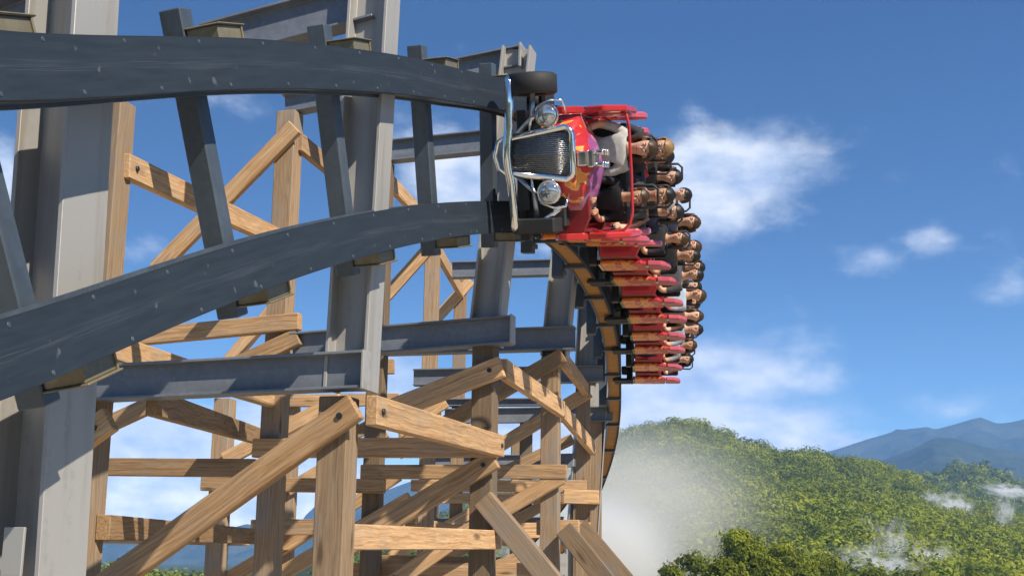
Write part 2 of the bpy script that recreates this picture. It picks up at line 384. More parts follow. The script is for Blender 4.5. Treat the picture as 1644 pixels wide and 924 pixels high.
forest_floor = mat_ground('forest_floor', ((.016, .026, .007), (.035, .050, .012), (.060, .075, .018)), .012)
far_floor = mat_ground('mountain_forest', ((.014, .026, .018), (.040, .056, .040), (.085, .088, .066)), .0045)
RA = [(200, 960), (420, 925), (560, 895), (660, 850), (760, 815), (860, 780), (930, 745), (960, 724), (985, 705), (1010, 696), (1050, 685), (1100, 681), (1130, 686), (1150, 695), (1200, 716),
      (1250, 729), (1300, 732), (1350, 740), (1420, 757), (1470, 775), (1500, 792), (1540, 806), (1600, 824), (1700, 850), (1900, 870), (2300, 880)]
ptA = hill('hill', RA, 260, 1000, 1500, forest_floor, 7.0, 200, 2300, 170, 60)
RB = [(1200, 850), (1350, 815), (1440, 780), (1480, 766), (1540, 746), (1570, 747), (1600, 758), (1644, 780), (1750, 800), (2000, 760), (2300, 800)]
ptB = hill('hill', RB, 1050, 1700, 2300, forest_floor, 9.0, 1200, 2300, 90, 40, 960)
RC = [(-900, 905), (-300, 905), (30, 912), (75, 906), (100, 908), (140, 922), (230, 932), (330, 940), (700, 960)]
ptC = hill('hill', RC, 260, 620, 900, forest_floor, 4.0, -900, 700, 60, 30)
RM2 = [(900, 800), (1150, 780), (1300, 762), (1350, 750), (1410, 742), (1460, 722), (1500, 702), (1530, 701), (1580, 716), (1644, 728), (1750, 740), (1900, 700), (2300, 730)]
hill('mountains', RM2, 2100, 3900, 5000, far_floor, 30, 900, 2300, 260, 60, 930, .0040, .15)
RM = [(-900, 800), (-500, 840), (-200, 862), (60, 874), (180, 872), (300, 866), (420, 850), (480, 838), (520, 818), (600, 792), (660, 772), (720, 768), (800, 785), (900, 795), (1000, 785), (1100, 772),
      (1200, 755), (1290, 738), (1330, 724), (1400, 702), (1450, 691), (1490, 685), (1500, 688), (1530, 681), (1560, 672), (1575, 669), (1600, 678), (1625, 676), (1644, 671), (1720, 655), (1850, 690), (2100, 660), (2400, 700)]
hill('mountains', RM, 4300, 5800, 6900, far_floor, 75, -900, 2400, 560, 80, 915, .0030, .10)

# haze: one closed box of even thin air round everything
hm = bpy.data.materials.new('haze_air'); hm.use_nodes = True; ht = NT(hm.node_tree)
pv = ht.add('ShaderNodeVolumePrincipled', Color=(.28, .55, 1.0, 1), Density=0.00013, Anisotropy=0.0); ht.add('ShaderNodeOutputMaterial', Volume=pv.outputs[0])
hz = MB().box((0, 0, 520), (2 * HAZE_BOX, 2 * HAZE_BOX, 1050)); hz = link('haze', hz.mesh('haze', hm)); tag(hz, kind='stuff')

def leaf_quads(centers, sizes, n_per, leaf, squash=.85, hollow=.55, jit=.42):
    """clumps of leaf-sized quads spread through each crown's volume"""
    idx = np.repeat(np.arange(len(centers)), n_per); n = len(idx)
    d = rng.normal(size=(n, 3)); d /= np.linalg.norm(d, axis=1)[:, None]
    r = (hollow + (1 - hollow) * rng.random(n)) ** .7
    lump = 1 + .28 * np.sin(d[:, 0] * 5 + idx * 1.7) * np.sin(d[:, 1] * 5 + idx * .9) + .15 * np.sin(d[:, 2] * 7 + idx)
    s = sizes[idx]
    c = centers[idx] + d * (r * lump)[:, None] * np.stack([s, s, s * squash], 1)
    nrm = d + rng.normal(size=(n, 3)) * jit; nrm /= np.linalg.norm(nrm, axis=1)[:, None]
    a = np.cross(nrm, rng.normal(size=(n, 3))); a /= np.linalg.norm(a, axis=1)[:, None]; b = np.cross(nrm, a)
    l = (leaf[idx] if hasattr(leaf, '__len__') else leaf) * (.6 + .8 * rng.random(n))
    a *= l[:, None]; b *= (l * .75)[:, None]
    bend = nrm * (l * .25)[:, None]
    q = np.stack([c - a - bend, c - b, c + a - bend, c + b], 1).reshape(-1, 3)
    return q, np.arange(4 * n).reshape(-1, 4)

leafA = mat_leaf('forest_leaves', ((.07, .10, .007), (.21, .25, .014), (.36, .37, .026)), .035)
leafT = mat_leaf('tree_leaves', ((.10, .12, .008), (.28, .31, .016), (.44, .42, .03)), .10)
bark = mat_plain('bark', (.10, .075, .05), .9, 0, .3, 4, .2)

def forest(name, pt, n, px0, px1, y0, y1, size, npq, mat, tmin=0.0, leaf=.15):
    cs = []; ss = []
    while len(cs) < n:
        d = math.sqrt(y0 * y0 + random.random() * (y1 * y1 - y0 * y0)); t = math.log(d / y0) / math.log(y1 / y0)
        if t < tmin: continue
        p = pt(px0 + random.random() * (px1 - px0), t); s = size * (.50 + 1.0 * random.random() ** 1.6)
        cs.append((p.x, p.y, p.z + s * .35)); ss.append(s)
    q, f = leaf_quads(np.array(cs), np.array(ss), npq, np.array(ss) * leaf, .85, .80, .22)
    return tag(np_obj(name, q, f, [mat]), kind='stuff')
forest('forest', ptA, 7000, 520, 1720, 260, 1000, 5.0, 230, leafA, 0, .10)
forest('forest', ptB, 1500, 1380, 1720, 1050, 1700, 6.0, 90, leafA, 0, .18)
forest('forest', ptC, 700, -120, 460, 260, 620, 4.6, 110, leafA, .2)

def tree(px, py_top, d, crown, label, base_z=0.0):
    top = P(px, py_top, d); h = top.z - base_z
    o = thing('broadleaf_tree', label, 'tree', V((top.x, top.y, base_z)), 'trees in front of the misty hill')
    tb = MB(); tb.tube([(0, 0, -.3), (.1, 0, h * .3), (0, .1, h * .62), (.05, 0, h * .85)], [.34, .27, .17, .05], 10)
    for k in range(7):
        a = k * 2.4 + px; z0 = h * (.32 + .07 * k); r = crown * (.75 - .05 * k)
        tb.tube([(0, 0, z0), (math.cos(a) * r * .5, math.sin(a) * r * .5, z0 + r * .28), (math.cos(a) * r, math.sin(a) * r, z0 + r * .7)], [.12, .08, .03], 6)
    link('trunk', tb.mesh('trunk', bark), o)
    cs = []; ss = []
    for k in range(26):
        a = random.random() * 2 * PI; rr = crown * math.sqrt(random.random()) * .85; zz = h * .42 + (h * .56 - crown * .22) * random.random()
        prof = math.sin(min(1, max(.12, (h * 1.02 - zz) / (h * .60))) * PI * .62)
        cs.append((math.cos(a) * rr * prof, math.sin(a) * rr * prof, zz)); ss.append(crown * (.26 + .20 * random.random()))
    cs.append((0, 0, h - crown * .3)); ss.append(crown * .34)
    q, f = leaf_quads(np.array(cs), np.array(ss), 420, crown * .024 + .05, .8, .70, .30)
    c = np_obj('crown', q, f, [leafT]); c.parent = o
    return o
for (px, py, d, cr, lb) in [
    (1190, 846, 185, 6.0, 'tallest yellow-green tree in front of the misty hill'),
    (1115, 880, 170, 4.4, 'rounded yellow-green tree beside the tallest tree, on its mist side'),
    (1255, 862, 180, 5.2, 'bushy olive tree just right of the tallest tree'),
    (1320, 888, 190, 5.0, 'dark olive tree below the white wisp, right of the bushy one'),
    (1160, 893, 120, 3.8, 'bright yellow-green tree lowest in front, under the tallest tree'),
    (1245, 900, 135, 4.0, 'small yellow-green tree with a gap showing reddish earth below'),
    (1400, 908, 210, 5.2, 'rounded green tree right of the dark olive tree'),
    (1560, 914, 230, 5.0, 'green tree nearest the bottom right corner'),
    (1210, 872, 140, 4.4, 'leafy yellow-green tree directly under the tallest crown'),
    (1300, 906, 150, 4.2, 'small bright tree in the middle of the bottom edge of the wood'),
    (1075, 900, 150, 3.6, 'smallest green tree at the edge of the mist bank'),
    (1480, 912, 240, 5.0, 'low green tree between the rounded one and the corner one')]:
    tree(px, py, d, cr, lb)

# mist: lit cloud lying against the hill
def mist(px, py, d, r, mat, rot=0):
    c = P(px, py, d); b = MB().ball((0, 0, 0), 1.0, 0, 20, 12); o = link('mist', b.mesh('mist', mat))
    o.matrix_basis = Matrix.Translation(c) @ Matrix.Rotation(rot, 4, 'Y') @ Matrix.Diagonal((r[0], r[1], r[2], 1)); tag(o, kind='stuff')
mist_thin = mat_mist('thin_mist', .15, 1.3, .0, (1.0, .98, .93)); mA = mat_mist('mist_bank', .50, 1.5, .02, (1.0, .99, .96)); mB = mat_mist('mist_wisp', .60, 3.4, .42, (1.0, 1.0, 1.0))
mist(950, 905, 190, (19, 14, 15.5), mA); mist(1000, 815, 236, (40, 15, 25), mist_thin)
for (px, py, d, rx, rz, rot) in [(1262, 822, 600, 8, 13, .5), (1290, 845, 560, 8, 9, .9), (1330, 868, 520, 12, 15, .4), (1430, 885, 430, 10, 17, .35), (1400, 862, 470, 7, 12, -.3), (1530, 812, 760, 18, 12, .2),
                               (1495, 800, 800, 10, 8, .2), (1620, 788, 1040, 30, 8, .15), (1612, 826, 700, 9, 20, .1), (1415, 915, 330, 18, 9, .2), (1372, 838, 640, 7, 14, .5), (1460, 905, 400, 20, 9, -.2), (1350, 905, 420, 14, 8, .2)]:
    mist(px, py, d, (rx, rx * .9, rz), mB, rot)

# ------------------------------------------------------------------ the bents' planes
BENT = [(100, 6.6, .28), (545, 10.5, .28), (780, 14.8, .28), (885, 18.6, .20), (935, 23.4, .05), (952, 28.2, .0), (940, 33.0, -.05)]
KS = [1, 1, 1, 1.05, 1.10, 1.14, 1.18]                # the far bents' timbers are a little heavier
BP = []
for (px, d, s) in BENT:
    n = V((s, 1, 0)).normalized(); e = V((1, -s, 0)).normalized(); BP.append((P(px, 700, d), n, e))
def PB(px, py, k, o=0.0):
    if k != int(k):
        a = PB(px, py, int(k), o); b = PB(px, py, int(k) + 1, o); return a.lerp(b, k - int(k))
    R, n, e = BP[int(k)]; r = ray(px, py); t = ((R + n * o - CAM).dot(n)) / r.dot(n); return CAM + r * t

# ------------------------------------------------------------------ timber trestle
TR0 = V((-1.5, 14, 0))
trestle = thing('timber_trestle', 'tall brown timber trestle of posts and crossed braces under the curved coaster track', 'trestle', TR0)
UP = V((0, 0, 1))
def timber(name, a, b, w, t, ndir, mat='wood', ext=0.0):
    """a beam from a to b: w wide across the plane, t thick along ndir"""
    d = (b - a).normalized(); a = a - d * ext; b = b + d * ext; L = (b - a).length
    kk = float(np.interp((a + b).y / 2, [15, 18.6, 23.4, 28.2, 33], KS[2:])); w *= kk; t *= kk
    Mx = frame(a, b, d.cross(ndir) if abs(d.dot(ndir)) < .98 else UP)
    bb = MB().box((L / 2, 0, 0), (L, t, w)); return link(name, bb.mesh(name, M[mat]), trestle, sub(trestle, Mx), .008)
def post(k, px, pyt, w=.25, o=0.0, mat='post'):
    a = PB(px, pyt, k, o); b = V((a.x, a.y, 0.0)); R, n, e = BP[int(k)]
    return timber('post', b, a, w, w, n, mat)
def brace(k, x0, y0, x1, y1, w=.2, o=-.2, t=.09, name='brace', mat='wood'):
    R, n, e = BP[int(k)]; return timber(name, PB(x0, y0, k, o), PB(x1, y1, k, o), w, t, n, mat)
def girt(k0, x0, y0, k1, x1, y1, w=.2, t=.09, name='brace', mat='wood'):
    a = PB(x0, y0, k0); b = PB(x1, y1, k1); d = (b - a).normalized(); h = V((d.y, -d.x, 0)).normalized(); return timber(name, a, b, w, t, h, mat)
def ledger(k, x0, y0, x1, y1, w=.2, o=-.2, t=.10): return brace(k, x0, y0, x1, y1, w, o, t, 'ledger')

# posts
post(1, 187, 166); post(1, 545, 638)
post(2, 466, 182); post(2, 780, 556); post(2, 167, 560, .24, .3)
post(3, 617, 262, .24); post(3, 885, 574, .24); post(3, 362, 640, .24)
post(4, 695, 396, .24); post(4, 936, 612, .24); post(4, 470, 645, .24)
post(5, 740, 450, .24); post(5, 612, 560, .24); post(5, 955, 672, .24); post(5, 845, 660, .24)
post(6, 700, 640, .24); post(6, 830, 700, .24); post(6, 928, 760, .24); post(6, 560, 690, .24)
# big braces of the near bents
NEAR = [brace(1, 572, 652, 150, 953, .215, -.2, .10)]
NEAR += [brace(1, 178, 672, 40, 772, .215, -.2, .10)]
NEAR += [girt(1, 596, 658, 2, 803, 716, .24, .10)]
NEAR += [brace(2, 806, 588, 612, 664, .235, -.2, .10)]
NEAR += [brace(2, 795, 736, 545, 884, .22, -.2, .10)]
girt(2, 808, 592, 3, 902, 657, .23, .09)
girt(3, 886, 640, 4, 952, 720, .22, .09)
girt(3, 902, 574, 4, 942, 627, .22, .09)
brace(3, 905, 570, 690, 694, .21, -.19)
brace(4, 946, 628, 800, 716, .21, -.19)
brace(5, 920, 704, 755, 782, .20, -.19)
brace(3, 902, 764, 690, 888, .20, -.19)
brace(2, 480, 540, 128, 702, .20, -.2)
brace(2, 474, 204, 250, 434, .21, -.2, .09)
NEAR += [girt(1, 200, 266, 2, 458, 388, .22, .10)]
girt(2, 480, 228, 3, 622, 345, .22, .09)
girt(3, 622, 288, 4, 700, 372, .22, .09)
girt(4, 702, 402, 5, 742, 472, .22, .09)
brace(4, 694, 392, 596, 502, .20, -.19)
brace(5, 756, 450, 686, 528, .20, -.19)
brace(3, 436, 500, 340, 612, .19, -.19)
girt(1, 175, 556, 2, 440, 640, .22, .10)
girt(1, 244, 646, 3, 434, 706, .22, .10)
brace(3, 548, 640, 360, 738, .20, -.19)
brace(4, 620, 692, 462, 786, .20, -.19)
brace(4, 640, 762, 430, 896, .20, -.19)
brace(3, 660, 800, 380, 962, .20, -.19)
brace(3, 545, 822, 340, 945, .20, .19)
brace(4, 716, 644, 640, 694, .2, -.19)
brace(4, 860, 884, 620, 985, .22, -.19); brace(3, 720, 872, 560, 985, .22, -.19); brace(5, 780, 810, 560, 930, .2, -.19)
brace(5, 890, 800, 700, 905, .2, -.19); brace(6, 760, 660, 640, 730, .2, -.19); brace(4, 680, 640, 560, 700, .2, .19)
girt(4, 640, 835, 5, 830, 870, .2, .09); brace(2, 640, 935, 470, 1000, .2, .2)
# ledgers
ledger(2, 170, 749, 410, 751, .21, -.2)
ledger(3, 324, 776, 618, 780, .19, -.2)
ledger(2, 408, 719, 800, 718, .22, -.2, .12)
ledger(3, 580, 757, 910, 757, .19, -.2)
ledger(4, 660, 779, 942, 780, .19, -.2)
ledger(5, 700, 799, 962, 800, .19, -.2)
girt(1, 90, 838, 1.02, 160, 842, .30, .12, 'ledger'); girt(1, 165, 846, 3, 418, 861, .21, .12, 'ledger')
ledger(3, 404, 846, 545, 845, .21, -.2); ledger(3, 150, 862, 400, 866, .16, .2)
girt(1, 546, 861, 2, 797, 866, .205, .12, 'ledger')
ledger(2, 482, 516, 150, 548, .20, -.2, .12)
ledger(4, 455, 643, 640, 641, .2, -.2); ledger(4, 556, 591, 633, 588, .24, -.2)
ledger(4, 805, 851, 948, 850, .24, -.2); ledger(5, 640, 700, 800, 702, .2, -.2); ledger(4, 600, 900, 860, 905, .2, .2); ledger(3, 560, 915, 890, 915, .2, .2)
# raking shores at the outside
R_ = BP[2]
brace(2, 776, 800, 905, 955, .235, -.22, .14, 'raking_shore', 'post'); brace(3, 905, 848, 1000, 965, .25, -.22, .12, 'raking_shore', 'post'); brace(4, 930, 842, 1030, 960, .27, -.22, .12, 'raking_shore', 'post')
ledger(4, 905, 796, 962, 798, .22, -.3); ledger(3, 862, 846, 930, 846, .2, .2)

tb_me = MB().cyl((0, 0, -.01), (0, 0, .018), .026, 8).mesh('bolt', M['dark'])
def near_bolts(o, t):
    L = max(v.co.x for v in o.data.vertices)
    for x in (.14, L - .14):
        for sg in (-1, 1):
            b = bpy.data.objects.new('bolt', tb_me); C.objects.link(b); b.parent = o; b.matrix_basis = Matrix.Translation((x, sg * t / 2, 0)) @ Matrix.Rotation(-sg * PI / 2, 4, 'X')
for o in NEAR: near_bolts(o, .10)

# ------------------------------------------------------------------ steel frames
def ibeam(parent, name, a, b, h, w, zdir, mat='beam', tf=.022, tw=.016, ext=0.0):
    d = (b - a).normalized(); a = a - d * ext; b = b + d * ext; L = (b - a).length
    kk = float(np.interp((a + b).y / 2, [15, 18.6, 23.4, 28.2, 33], KS[2:])); h *= kk; w *= kk
    H, W, T = h / 2, w / 2, tw / 2
    prof = [(-W, -H), (W, -H), (W, -H + tf), (T, -H + tf), (T, H - tf), (W, H - tf), (W, H), (-W, H), (-W, H - tf), (-T, H - tf), (-T, -H + tf), (-W, -H + tf)]
    mb = MB(); n = 12; mb.v = [V((0, p[0], p[1])) for p in prof] + [V((L, p[0], p[1])) for p in prof]
    for i in range(n): j = (i + 1) % n; mb.face((i, n + i, n + j, j))
    for base in (0, n):
        for q in ((0, 1, 2, 3, 10, 11), (10, 3, 4, 9), (9, 4, 5, 6, 7, 8)): mb.face([base + i for i in q])
    return link(name, mb.mesh(name, M[mat]), parent, sub(parent, frame(a, b, zdir)), .003)
def column(par, k, xb, yb_, xt, yt, h, w, o=0.0, up_ext=2.0, dn_ext=.0):
    R, n, e = BP[k]; a = PB(xb, yb_, k, o); b = PB(xt, yt, k, o); d = (b - a).normalized()
    return ibeam(par, 'column', a - d * dn_ext, b + d * up_ext, h, w, e, 'galv', .028, .018)
def frame_thing(k, label):
    R = BP[k][0]; return thing('steel_bent', label, 'steel frame', V((R.x, R.y, 12)), 'steel bents carrying the track')
def beam(par, k, x0, y0, x1, y1, h=.3, w=.2, o=0.0, name='cross_beam', ext=0.0): return ibeam(par, name, PB(x0, y0, k, o), PB(x1, y1, k, o), h, w, UP, 'beam', ext=ext)
def plate(par, k, px, py, w, h, o, t=.02, name='end_plate', mat='galv'):
    R, n, e = BP[k]; c = PB(px, py, k, o); Mx = Matrix.Translation(c) @ Matrix((e, n, UP)).transposed().to_4x4()
    return link(name, MB().box((0, 0, 0), (w, t, h)).mesh(name, M[mat]), par, sub(par, Mx), .003)

s0 = frame_thing(0, 'nearest galvanised steel bent at the left edge, with the broadest column')
column(s0, 0, 60, 880, 118, 0, .33, .42, .35, 1.5, 9.0)
beam(s0, 0, -240, 130, 50, 26, .26, .2, .30); plate(s0, 0, 20, 900, .12, .34, .1)
s1 = frame_thing(1, 'steel bent beside the tall middle column, its low beam lit above two timber posts')
column(s1, 1, 563, 628, 601, 0, .36, .30, 0, 1.2, 0.0)
beam(s1, 1, 112, 618, 586, 594, .30, .2, -.13)
beam(s1, 1, 330, 74, 600, 2, .36, .2, .02, 'top_beam')
plate(s1, 1, 587, 594, .02, .31, -.17, .16)
s2 = frame_thing(2, 'steel bent whose leaning column passes behind the lead car')
column(s2, 2, 783, 520, 832, 92, .36, .28, 0, .1, .25)
beam(s2, 2, 470, 557, 822, 530, .32, .2, -.15); beam(s2, 2, 458, 170, 840, 92, .26, .2, .05, 'top_beam'); plate(s2, 2, 823, 528, .02, .32, -.19, .18)
plate(s2, 2, 838, 92, .03, .30, 0, .22)
s3 = frame_thing(3, 'steel bent with a slim column just right of the leaning one')
column(s3, 3, 893, 552, 926, 230, .36, .28, 0, .2, .2)
beam(s3, 3, 620, 552, 924, 543, .32, .2, -.15); beam(s3, 3, 612, 245, 905, 216, .32, .2, .05, 'top_beam')
s4 = frame_thing(4, 'steel bent with its column close inside the wood-lined bend of track')
column(s4, 4, 940, 600, 955, 300, .36, .28, 0, .2, .2)
beam(s4, 4, 664, 606, 968, 600, .27, .2, -.15); beam(s4, 4, 726, 434, 960, 428, .27, .2, .05, 'top_beam')
s5 = frame_thing(5, 'steel bent of two stacked beams behind the upper timber braces')
column(s5, 5, 957, 690, 975, 420, .34, .28, 0, .1, 9.0)
beam(s5, 5, 714, 668, 984, 664, .28, .2, -.15); beam(s5, 5, 714, 646, 880, 645, .14, .2, -.15)
s6 = frame_thing(6, 'farthest steel bent, low behind the timber ledgers at the foot of the bend')
column(s6, 6, 930, 760, 945, 560, .34, .28, 0, .1, 9.0)
beam(s6, 6, 690, 743, 934, 738, .28, .2, -.15); beam(s6, 6, 700, 836, 905, 834, .14, .2, -.1)
plate(s6, 6, 903, 905, .2, .5, -.6)

# ------------------------------------------------------------------ track
LOW = [(-520, 700, 3.7), (-250, 648, 4.4), (0, 578, 5.4), (150, 520, 6.2), (300, 463, 7.1), (450, 411, 8.2), (550, 384, 9.2), (650, 362, 10.4), (750, 350, 12.0), (810, 347, 13.0), (885, 357, 15.0),
       (962, 450, 18.7), (993, 592, 25.2), (990, 682, 29.5), (964, 775, 34.0), (915, 862, 38.5), (850, 935, 43.0)]
def spline(pts, n):
    pts = np.array(pts); t = np.concatenate([[0], np.cumsum(np.linalg.norm(np.diff(pts, axis=0), axis=1))]); N = len(t); h = np.diff(t); A = np.eye(N); b = np.zeros((N, 3))
    for i in range(1, N - 1):
        A[i, i - 1] = h[i - 1]; A[i, i] = 2 * (h[i - 1] + h[i]); A[i, i + 1] = h[i]; b[i] = 6 * ((pts[i + 1] - pts[i]) / h[i] - (pts[i] - pts[i - 1]) / h[i - 1])
    m = np.linalg.solve(A, b); s = np.linspace(0, t[-1], n); o = []
    for x in s:
        i = min(np.searchsorted(t, x, side='right') - 1, N - 2); a = (t[i + 1] - x) / h[i]; c = (x - t[i]) / h[i]
        o.append(a * pts[i] + c * pts[i + 1] + ((a ** 3 - a) * m[i] + (c ** 3 - c) * m[i + 1]) * h[i] ** 2 / 6)
    return s, np.array(o)
NS = 340; GAUGE = 1.235
S_arr, LC = spline([tuple(P(*q)) for q in LOW], NS)
k = np.ones(15) / 15; pad = np.pad(LC, ((7, 7), (0, 0)), 'reflect', reflect_type='odd'); LC = np.stack([np.convolve(pad[:, i], k, 'valid') for i in range(3)], 1)
TT = np.gradient(LC, S_arr, axis=0); TT /= np.linalg.norm(TT, axis=1)[:, None]
def tframe(i):
    T = V(TT[i]); d = LC[i][1]
    roll = math.radians(float(np.interp(d, [4, 6.1, 8, 10, 12, 12.8, 20], [-10, -9, -5, -2, .5, 3, 0])))
    U = (UP - UP.dot(T) * T).normalized(); U = Matrix.Rotation(roll, 3, T) @ U
    N = T.cross(U); return V(LC[i]), T, U, N
FR = [tframe(i) for i in range(NS)]
def at_depth(d): return int(np.argmin(np.abs(LC[:, 1] - d)))
def at_s(s):
    x = min(max(s, 0), S_arr[-1]) / S_arr[-1] * (NS - 1); i = int(x); f = x - i; j = min(i + 1, NS - 1)
    return tuple(a.lerp(b, f) for a, b in zip(FR[i], FR[j]))

TK0 = V((0, 10, 12))
track = thing('coaster_track', 'dark blue-grey steel roller coaster track banked on its side, curving away to the right', 'track', TK0)
HW = .158                                                    # half height of a rail's plate
def rail(off):
    mb = MB(); uv = []
    prof = [(-HW, .050), (HW, .050), (HW, .012), (-HW, .012)]      # (across, out): the running plate
    n = 4
    for i in range(NS):
        p, T, U, N = FR[i]; c = p + U * off - TK0
        for (a, b) in prof: mb.v.append(c + U * a + N * b)
    fuv = []
    for i in range(NS - 1):
        for q in range(n):
            r = (q + 1) % n; mb.face((i * n + q, i * n + r, (i + 1) * n + r, (i + 1) * n + q))
            va = prof[q][0] / HW; vb = prof[r][0] / HW
            fuv.append([(S_arr[i], va), (S_arr[i], vb), (S_arr[i + 1], vb), (S_arr[i + 1], va)])
    me = bpy.data.meshes.new('rail'); me.from_pydata([tuple(v) for v in mb.v], [], mb.f); me.materials.append(M['rail']); me.materials.append(M['dark'])
    ul = me.uv_layers.new(name='UVMap'); flat = [c for f in fuv for c in f]
    ul.data.foreach_set('uv', np.array(flat, np.float32).ravel())
    o = link('rail', me, track, Matrix())
    # the pressed lip and the rows of bolt heads along both edges of the plate
    bme = MB().cyl((0, 0, -.004), (0, 0, .008), .0125, 6).mesh('bolt', M['tie'])
    ss_ = .25 + off * .1
    while ss_ < S_arr[at_depth(12.6)]:
        for sgn, sh in ((1, 0), (-1, .27)):
            p2, T2, U2, N2 = at_s(ss_ + sh); c = p2 + U2 * (off + sgn * (HW - .028)) + N2 * .046 - TK0
            link('bolt', bme, o, Matrix.Translation(c) @ Matrix((T2.normalized(), U2, N2)).transposed().to_4x4())
        ss_ += .78
    # laminated timber core behind the plate, cut at each clamp
    cb = MB(); ci = 0; h = HW - .022
    for i in range(NS):
        p, T, U, N = FR[i]; c = p + U * off - TK0
        for (a, b) in [(-h, .012), (h, .012), (h, -.19), (-h, -.19)]: cb.v.append(c + U * a + N * b)
    for i in range(NS - 1):
        for q in range(4): r = (q + 1) % 4; cb.face((i * 4 + q, i * 4 + r, (i + 1) * 4 + r, (i + 1) * 4 + q))
    cm = bpy.data.meshes.new('timber_core'); cm.from_pydata([tuple(v) for v in cb.v], [], cb.f); cm.materials.append(M['core']); cm.materials.append(M['tie']); cm.polygons.foreach_set('material_index', [1 if LC[i_ // 4][1] < 13.6 else 0 for i_ in range(len(cb.f))]); link('timber_core', cm, o, Matrix())
    # back plate
    pb = MB()
    for i in range(NS):
        p, T, U, N = FR[i]; c = p + U * off - TK0
        for (a, b) in [(-HW, -.19), (HW, -.19), (HW, -.215), (-HW, -.215)]: pb.v.append(c + U * a + N * b)
    for i in range(NS - 1):
        for q in range(4): r = (q + 1) % 4; pb.face((i * 4 + q, i * 4 + r, (i + 1) * 4 + r, (i + 1) * 4 + q))
    pm = bpy.data.meshes.new('back_plate'); pm.from_pydata([tuple(v) for v in pb.v], [], pb.f); pm.materials.append(M['tie']); link('back_plate', pm, o, Matrix())
rail(0.0); rail(GAUGE)

def tie(d):
    i = at_depth(d); p, T, U, N = FR[i]
    w = .15
    a = p - N * .335 - U * .33; b = p - N * .335 + U * (GAUGE + .40)
    L = (b - a).length; Mx = frame(a, b, N)
    t = link('tie', MB().box((L / 2, 0, 0), (L, w, w)).mesh('tie', M['tie']), track, sub(track, Mx), .008)
    for (off, sg) in ((0.0, -1), (GAUGE, 1)):
        # clamp: a short channel hooked round the outer edge of the rail
        c = p + U * (off + sg * (HW + .055)); Rm = Matrix((T, U, N)).transposed().to_4x4()
        br = MB()
        if d < 14:
            br.box((.11, 0, -.15), (.32, .09, .22)); br.box((.11, sg * .05, -.15), (.36, .012, .27)); br.box((.262, 0, -.15), (.014, .11, .25)); br.cyl((.27, 0, -.06), (.285, 0, -.06), .018, 6)
        else:
            br.box((.02, -sg * .035, -.13), (.07, .05, .33)); br.box((.06, sg * .02, -.30), (.24, .06, .10))
        link('clamp_bracket', br.mesh('clamp_bracket', M['olive' if d < 14 else 'tie']), t, Mx.inverted() @ Matrix.Translation(c) @ Rm, .006)
for d in (4.4, 6.15, 8.05, 9.95, 11.9, 13.55, 15.3, 17.1, 19.0, 20.9, 22.9, 24.9, 26.9, 28.9, 30.9, 33.0, 35.1): tie(d)

# ------------------------------------------------------------------ the train
def row_parts(car, f0, lead_row=False):
    """one row of seats; f0 = where the seat back stands (x forward, y left, z up from the rails)"""
    sh = MB(); sh.prism([(-.585, .28), (.585, .28), (.585, .76), (.44, .82), (-.44, .82), (-.585, .76)], 0, f0 + .45, f0 + .50)
    sh.box((f0 + .20, 0, .31), (.5, 1.12, .04))
    for sy in (-1, 1): sh.prism([(f0 + .448, .28), (f0 + .448, .76), (f0 + .12, .80), (f0 + .12, .28)], 1, sy * .545, sy * .584)
    if not lead_row: link('row_cowl', sh.mesh('row_cowl', M['darkred']), car, Matrix(), .012)
    else:
        sh.prism([(f0 + .50, .30), (f0 + .50, .70), (f0 + .449, .74), (f0 + .449, .30)], 1, -.54, .54); link('row_cowl', sh.mesh('row_cowl', M['darkred']), car, Matrix(), .012)
    st = MB()
    for y in (-.25, .25):
        st.box((f0 + .16, y, .52), (.40, .50, .14)); st.box((f0 - .04, y, .80), (.09, .50, .62)); st.box((f0 - .05, y, 1.16), (.06, .20, .16))
    link('seat_bench', st.mesh('seat_bench', M['seat']), car, Matrix(), .025)
    for sy in (-1, 1):
        y0, y1 = (.588, .645) if sy > 0 else (-.645, -.588)
        sp = MB().prism([(f0 + .30, .26), (f0 + .32, .50), (f0 + .29, .80), (f0 + .20, .86), (f0 - .16, .86), (f0 - .16, .26)], 1, y0, y1)
        pn = link('side_panel', sp.mesh('side_panel', M['flame']), car, Matrix(), .015)
        tr = MB().box((f0 + .10, (y0 + y1) / 2 + sy * .002, .250), (.41, .064, .03)); link('sill_trim', tr.mesh('sill_trim', M['chrome']), pn, Matrix())
        wg = MB().prism([(f0 + .22, .865), (f0 + .18, 1.06), (f0 + .04, 1.15), (f0 - .10, 1.15), (f0 - .10, .865)], 1, y0 - .01, y1 + .01)
        link('headrest_wing', wg.mesh('headrest_wing', M['pinkred']), car, Matrix(), .02)
        lm = MB().ball((f0 + .14, (y1 if sy > 0 else y0) , .86), (.05, .02, .035), 0, 10, 6); link('marker_lamp', lm.mesh('marker_lamp', M['lamp']), pn, Matrix())
    for y in (-.25, .25):
        lb = MB().tube([(f0 + .40, y - .2, .62), (f0 + .36, y - .2, .78), (f0 + .32, y - .14, .83), (f0 + .32, y + .14, .83), (f0 + .36, y + .2, .78), (f0 + .40, y + .2, .62)], .02, 8); link('lap_bar', lb.mesh('lap_bar', M['dark']), car, Matrix())
        hf = MB().tube([(f0 - .05, y - .11, 1.05), (f0 - .09, y - .115, 1.34), (f0 - .09, y - .07, 1.39), (f0 - .09, y + .07, 1.39), (f0 - .09, y + .115, 1.34), (f0 - .05, y + .11, 1.05)], .015, 8); link('headrest_frame', hf.mesh('headrest_frame', M['seat']), car, Matrix())
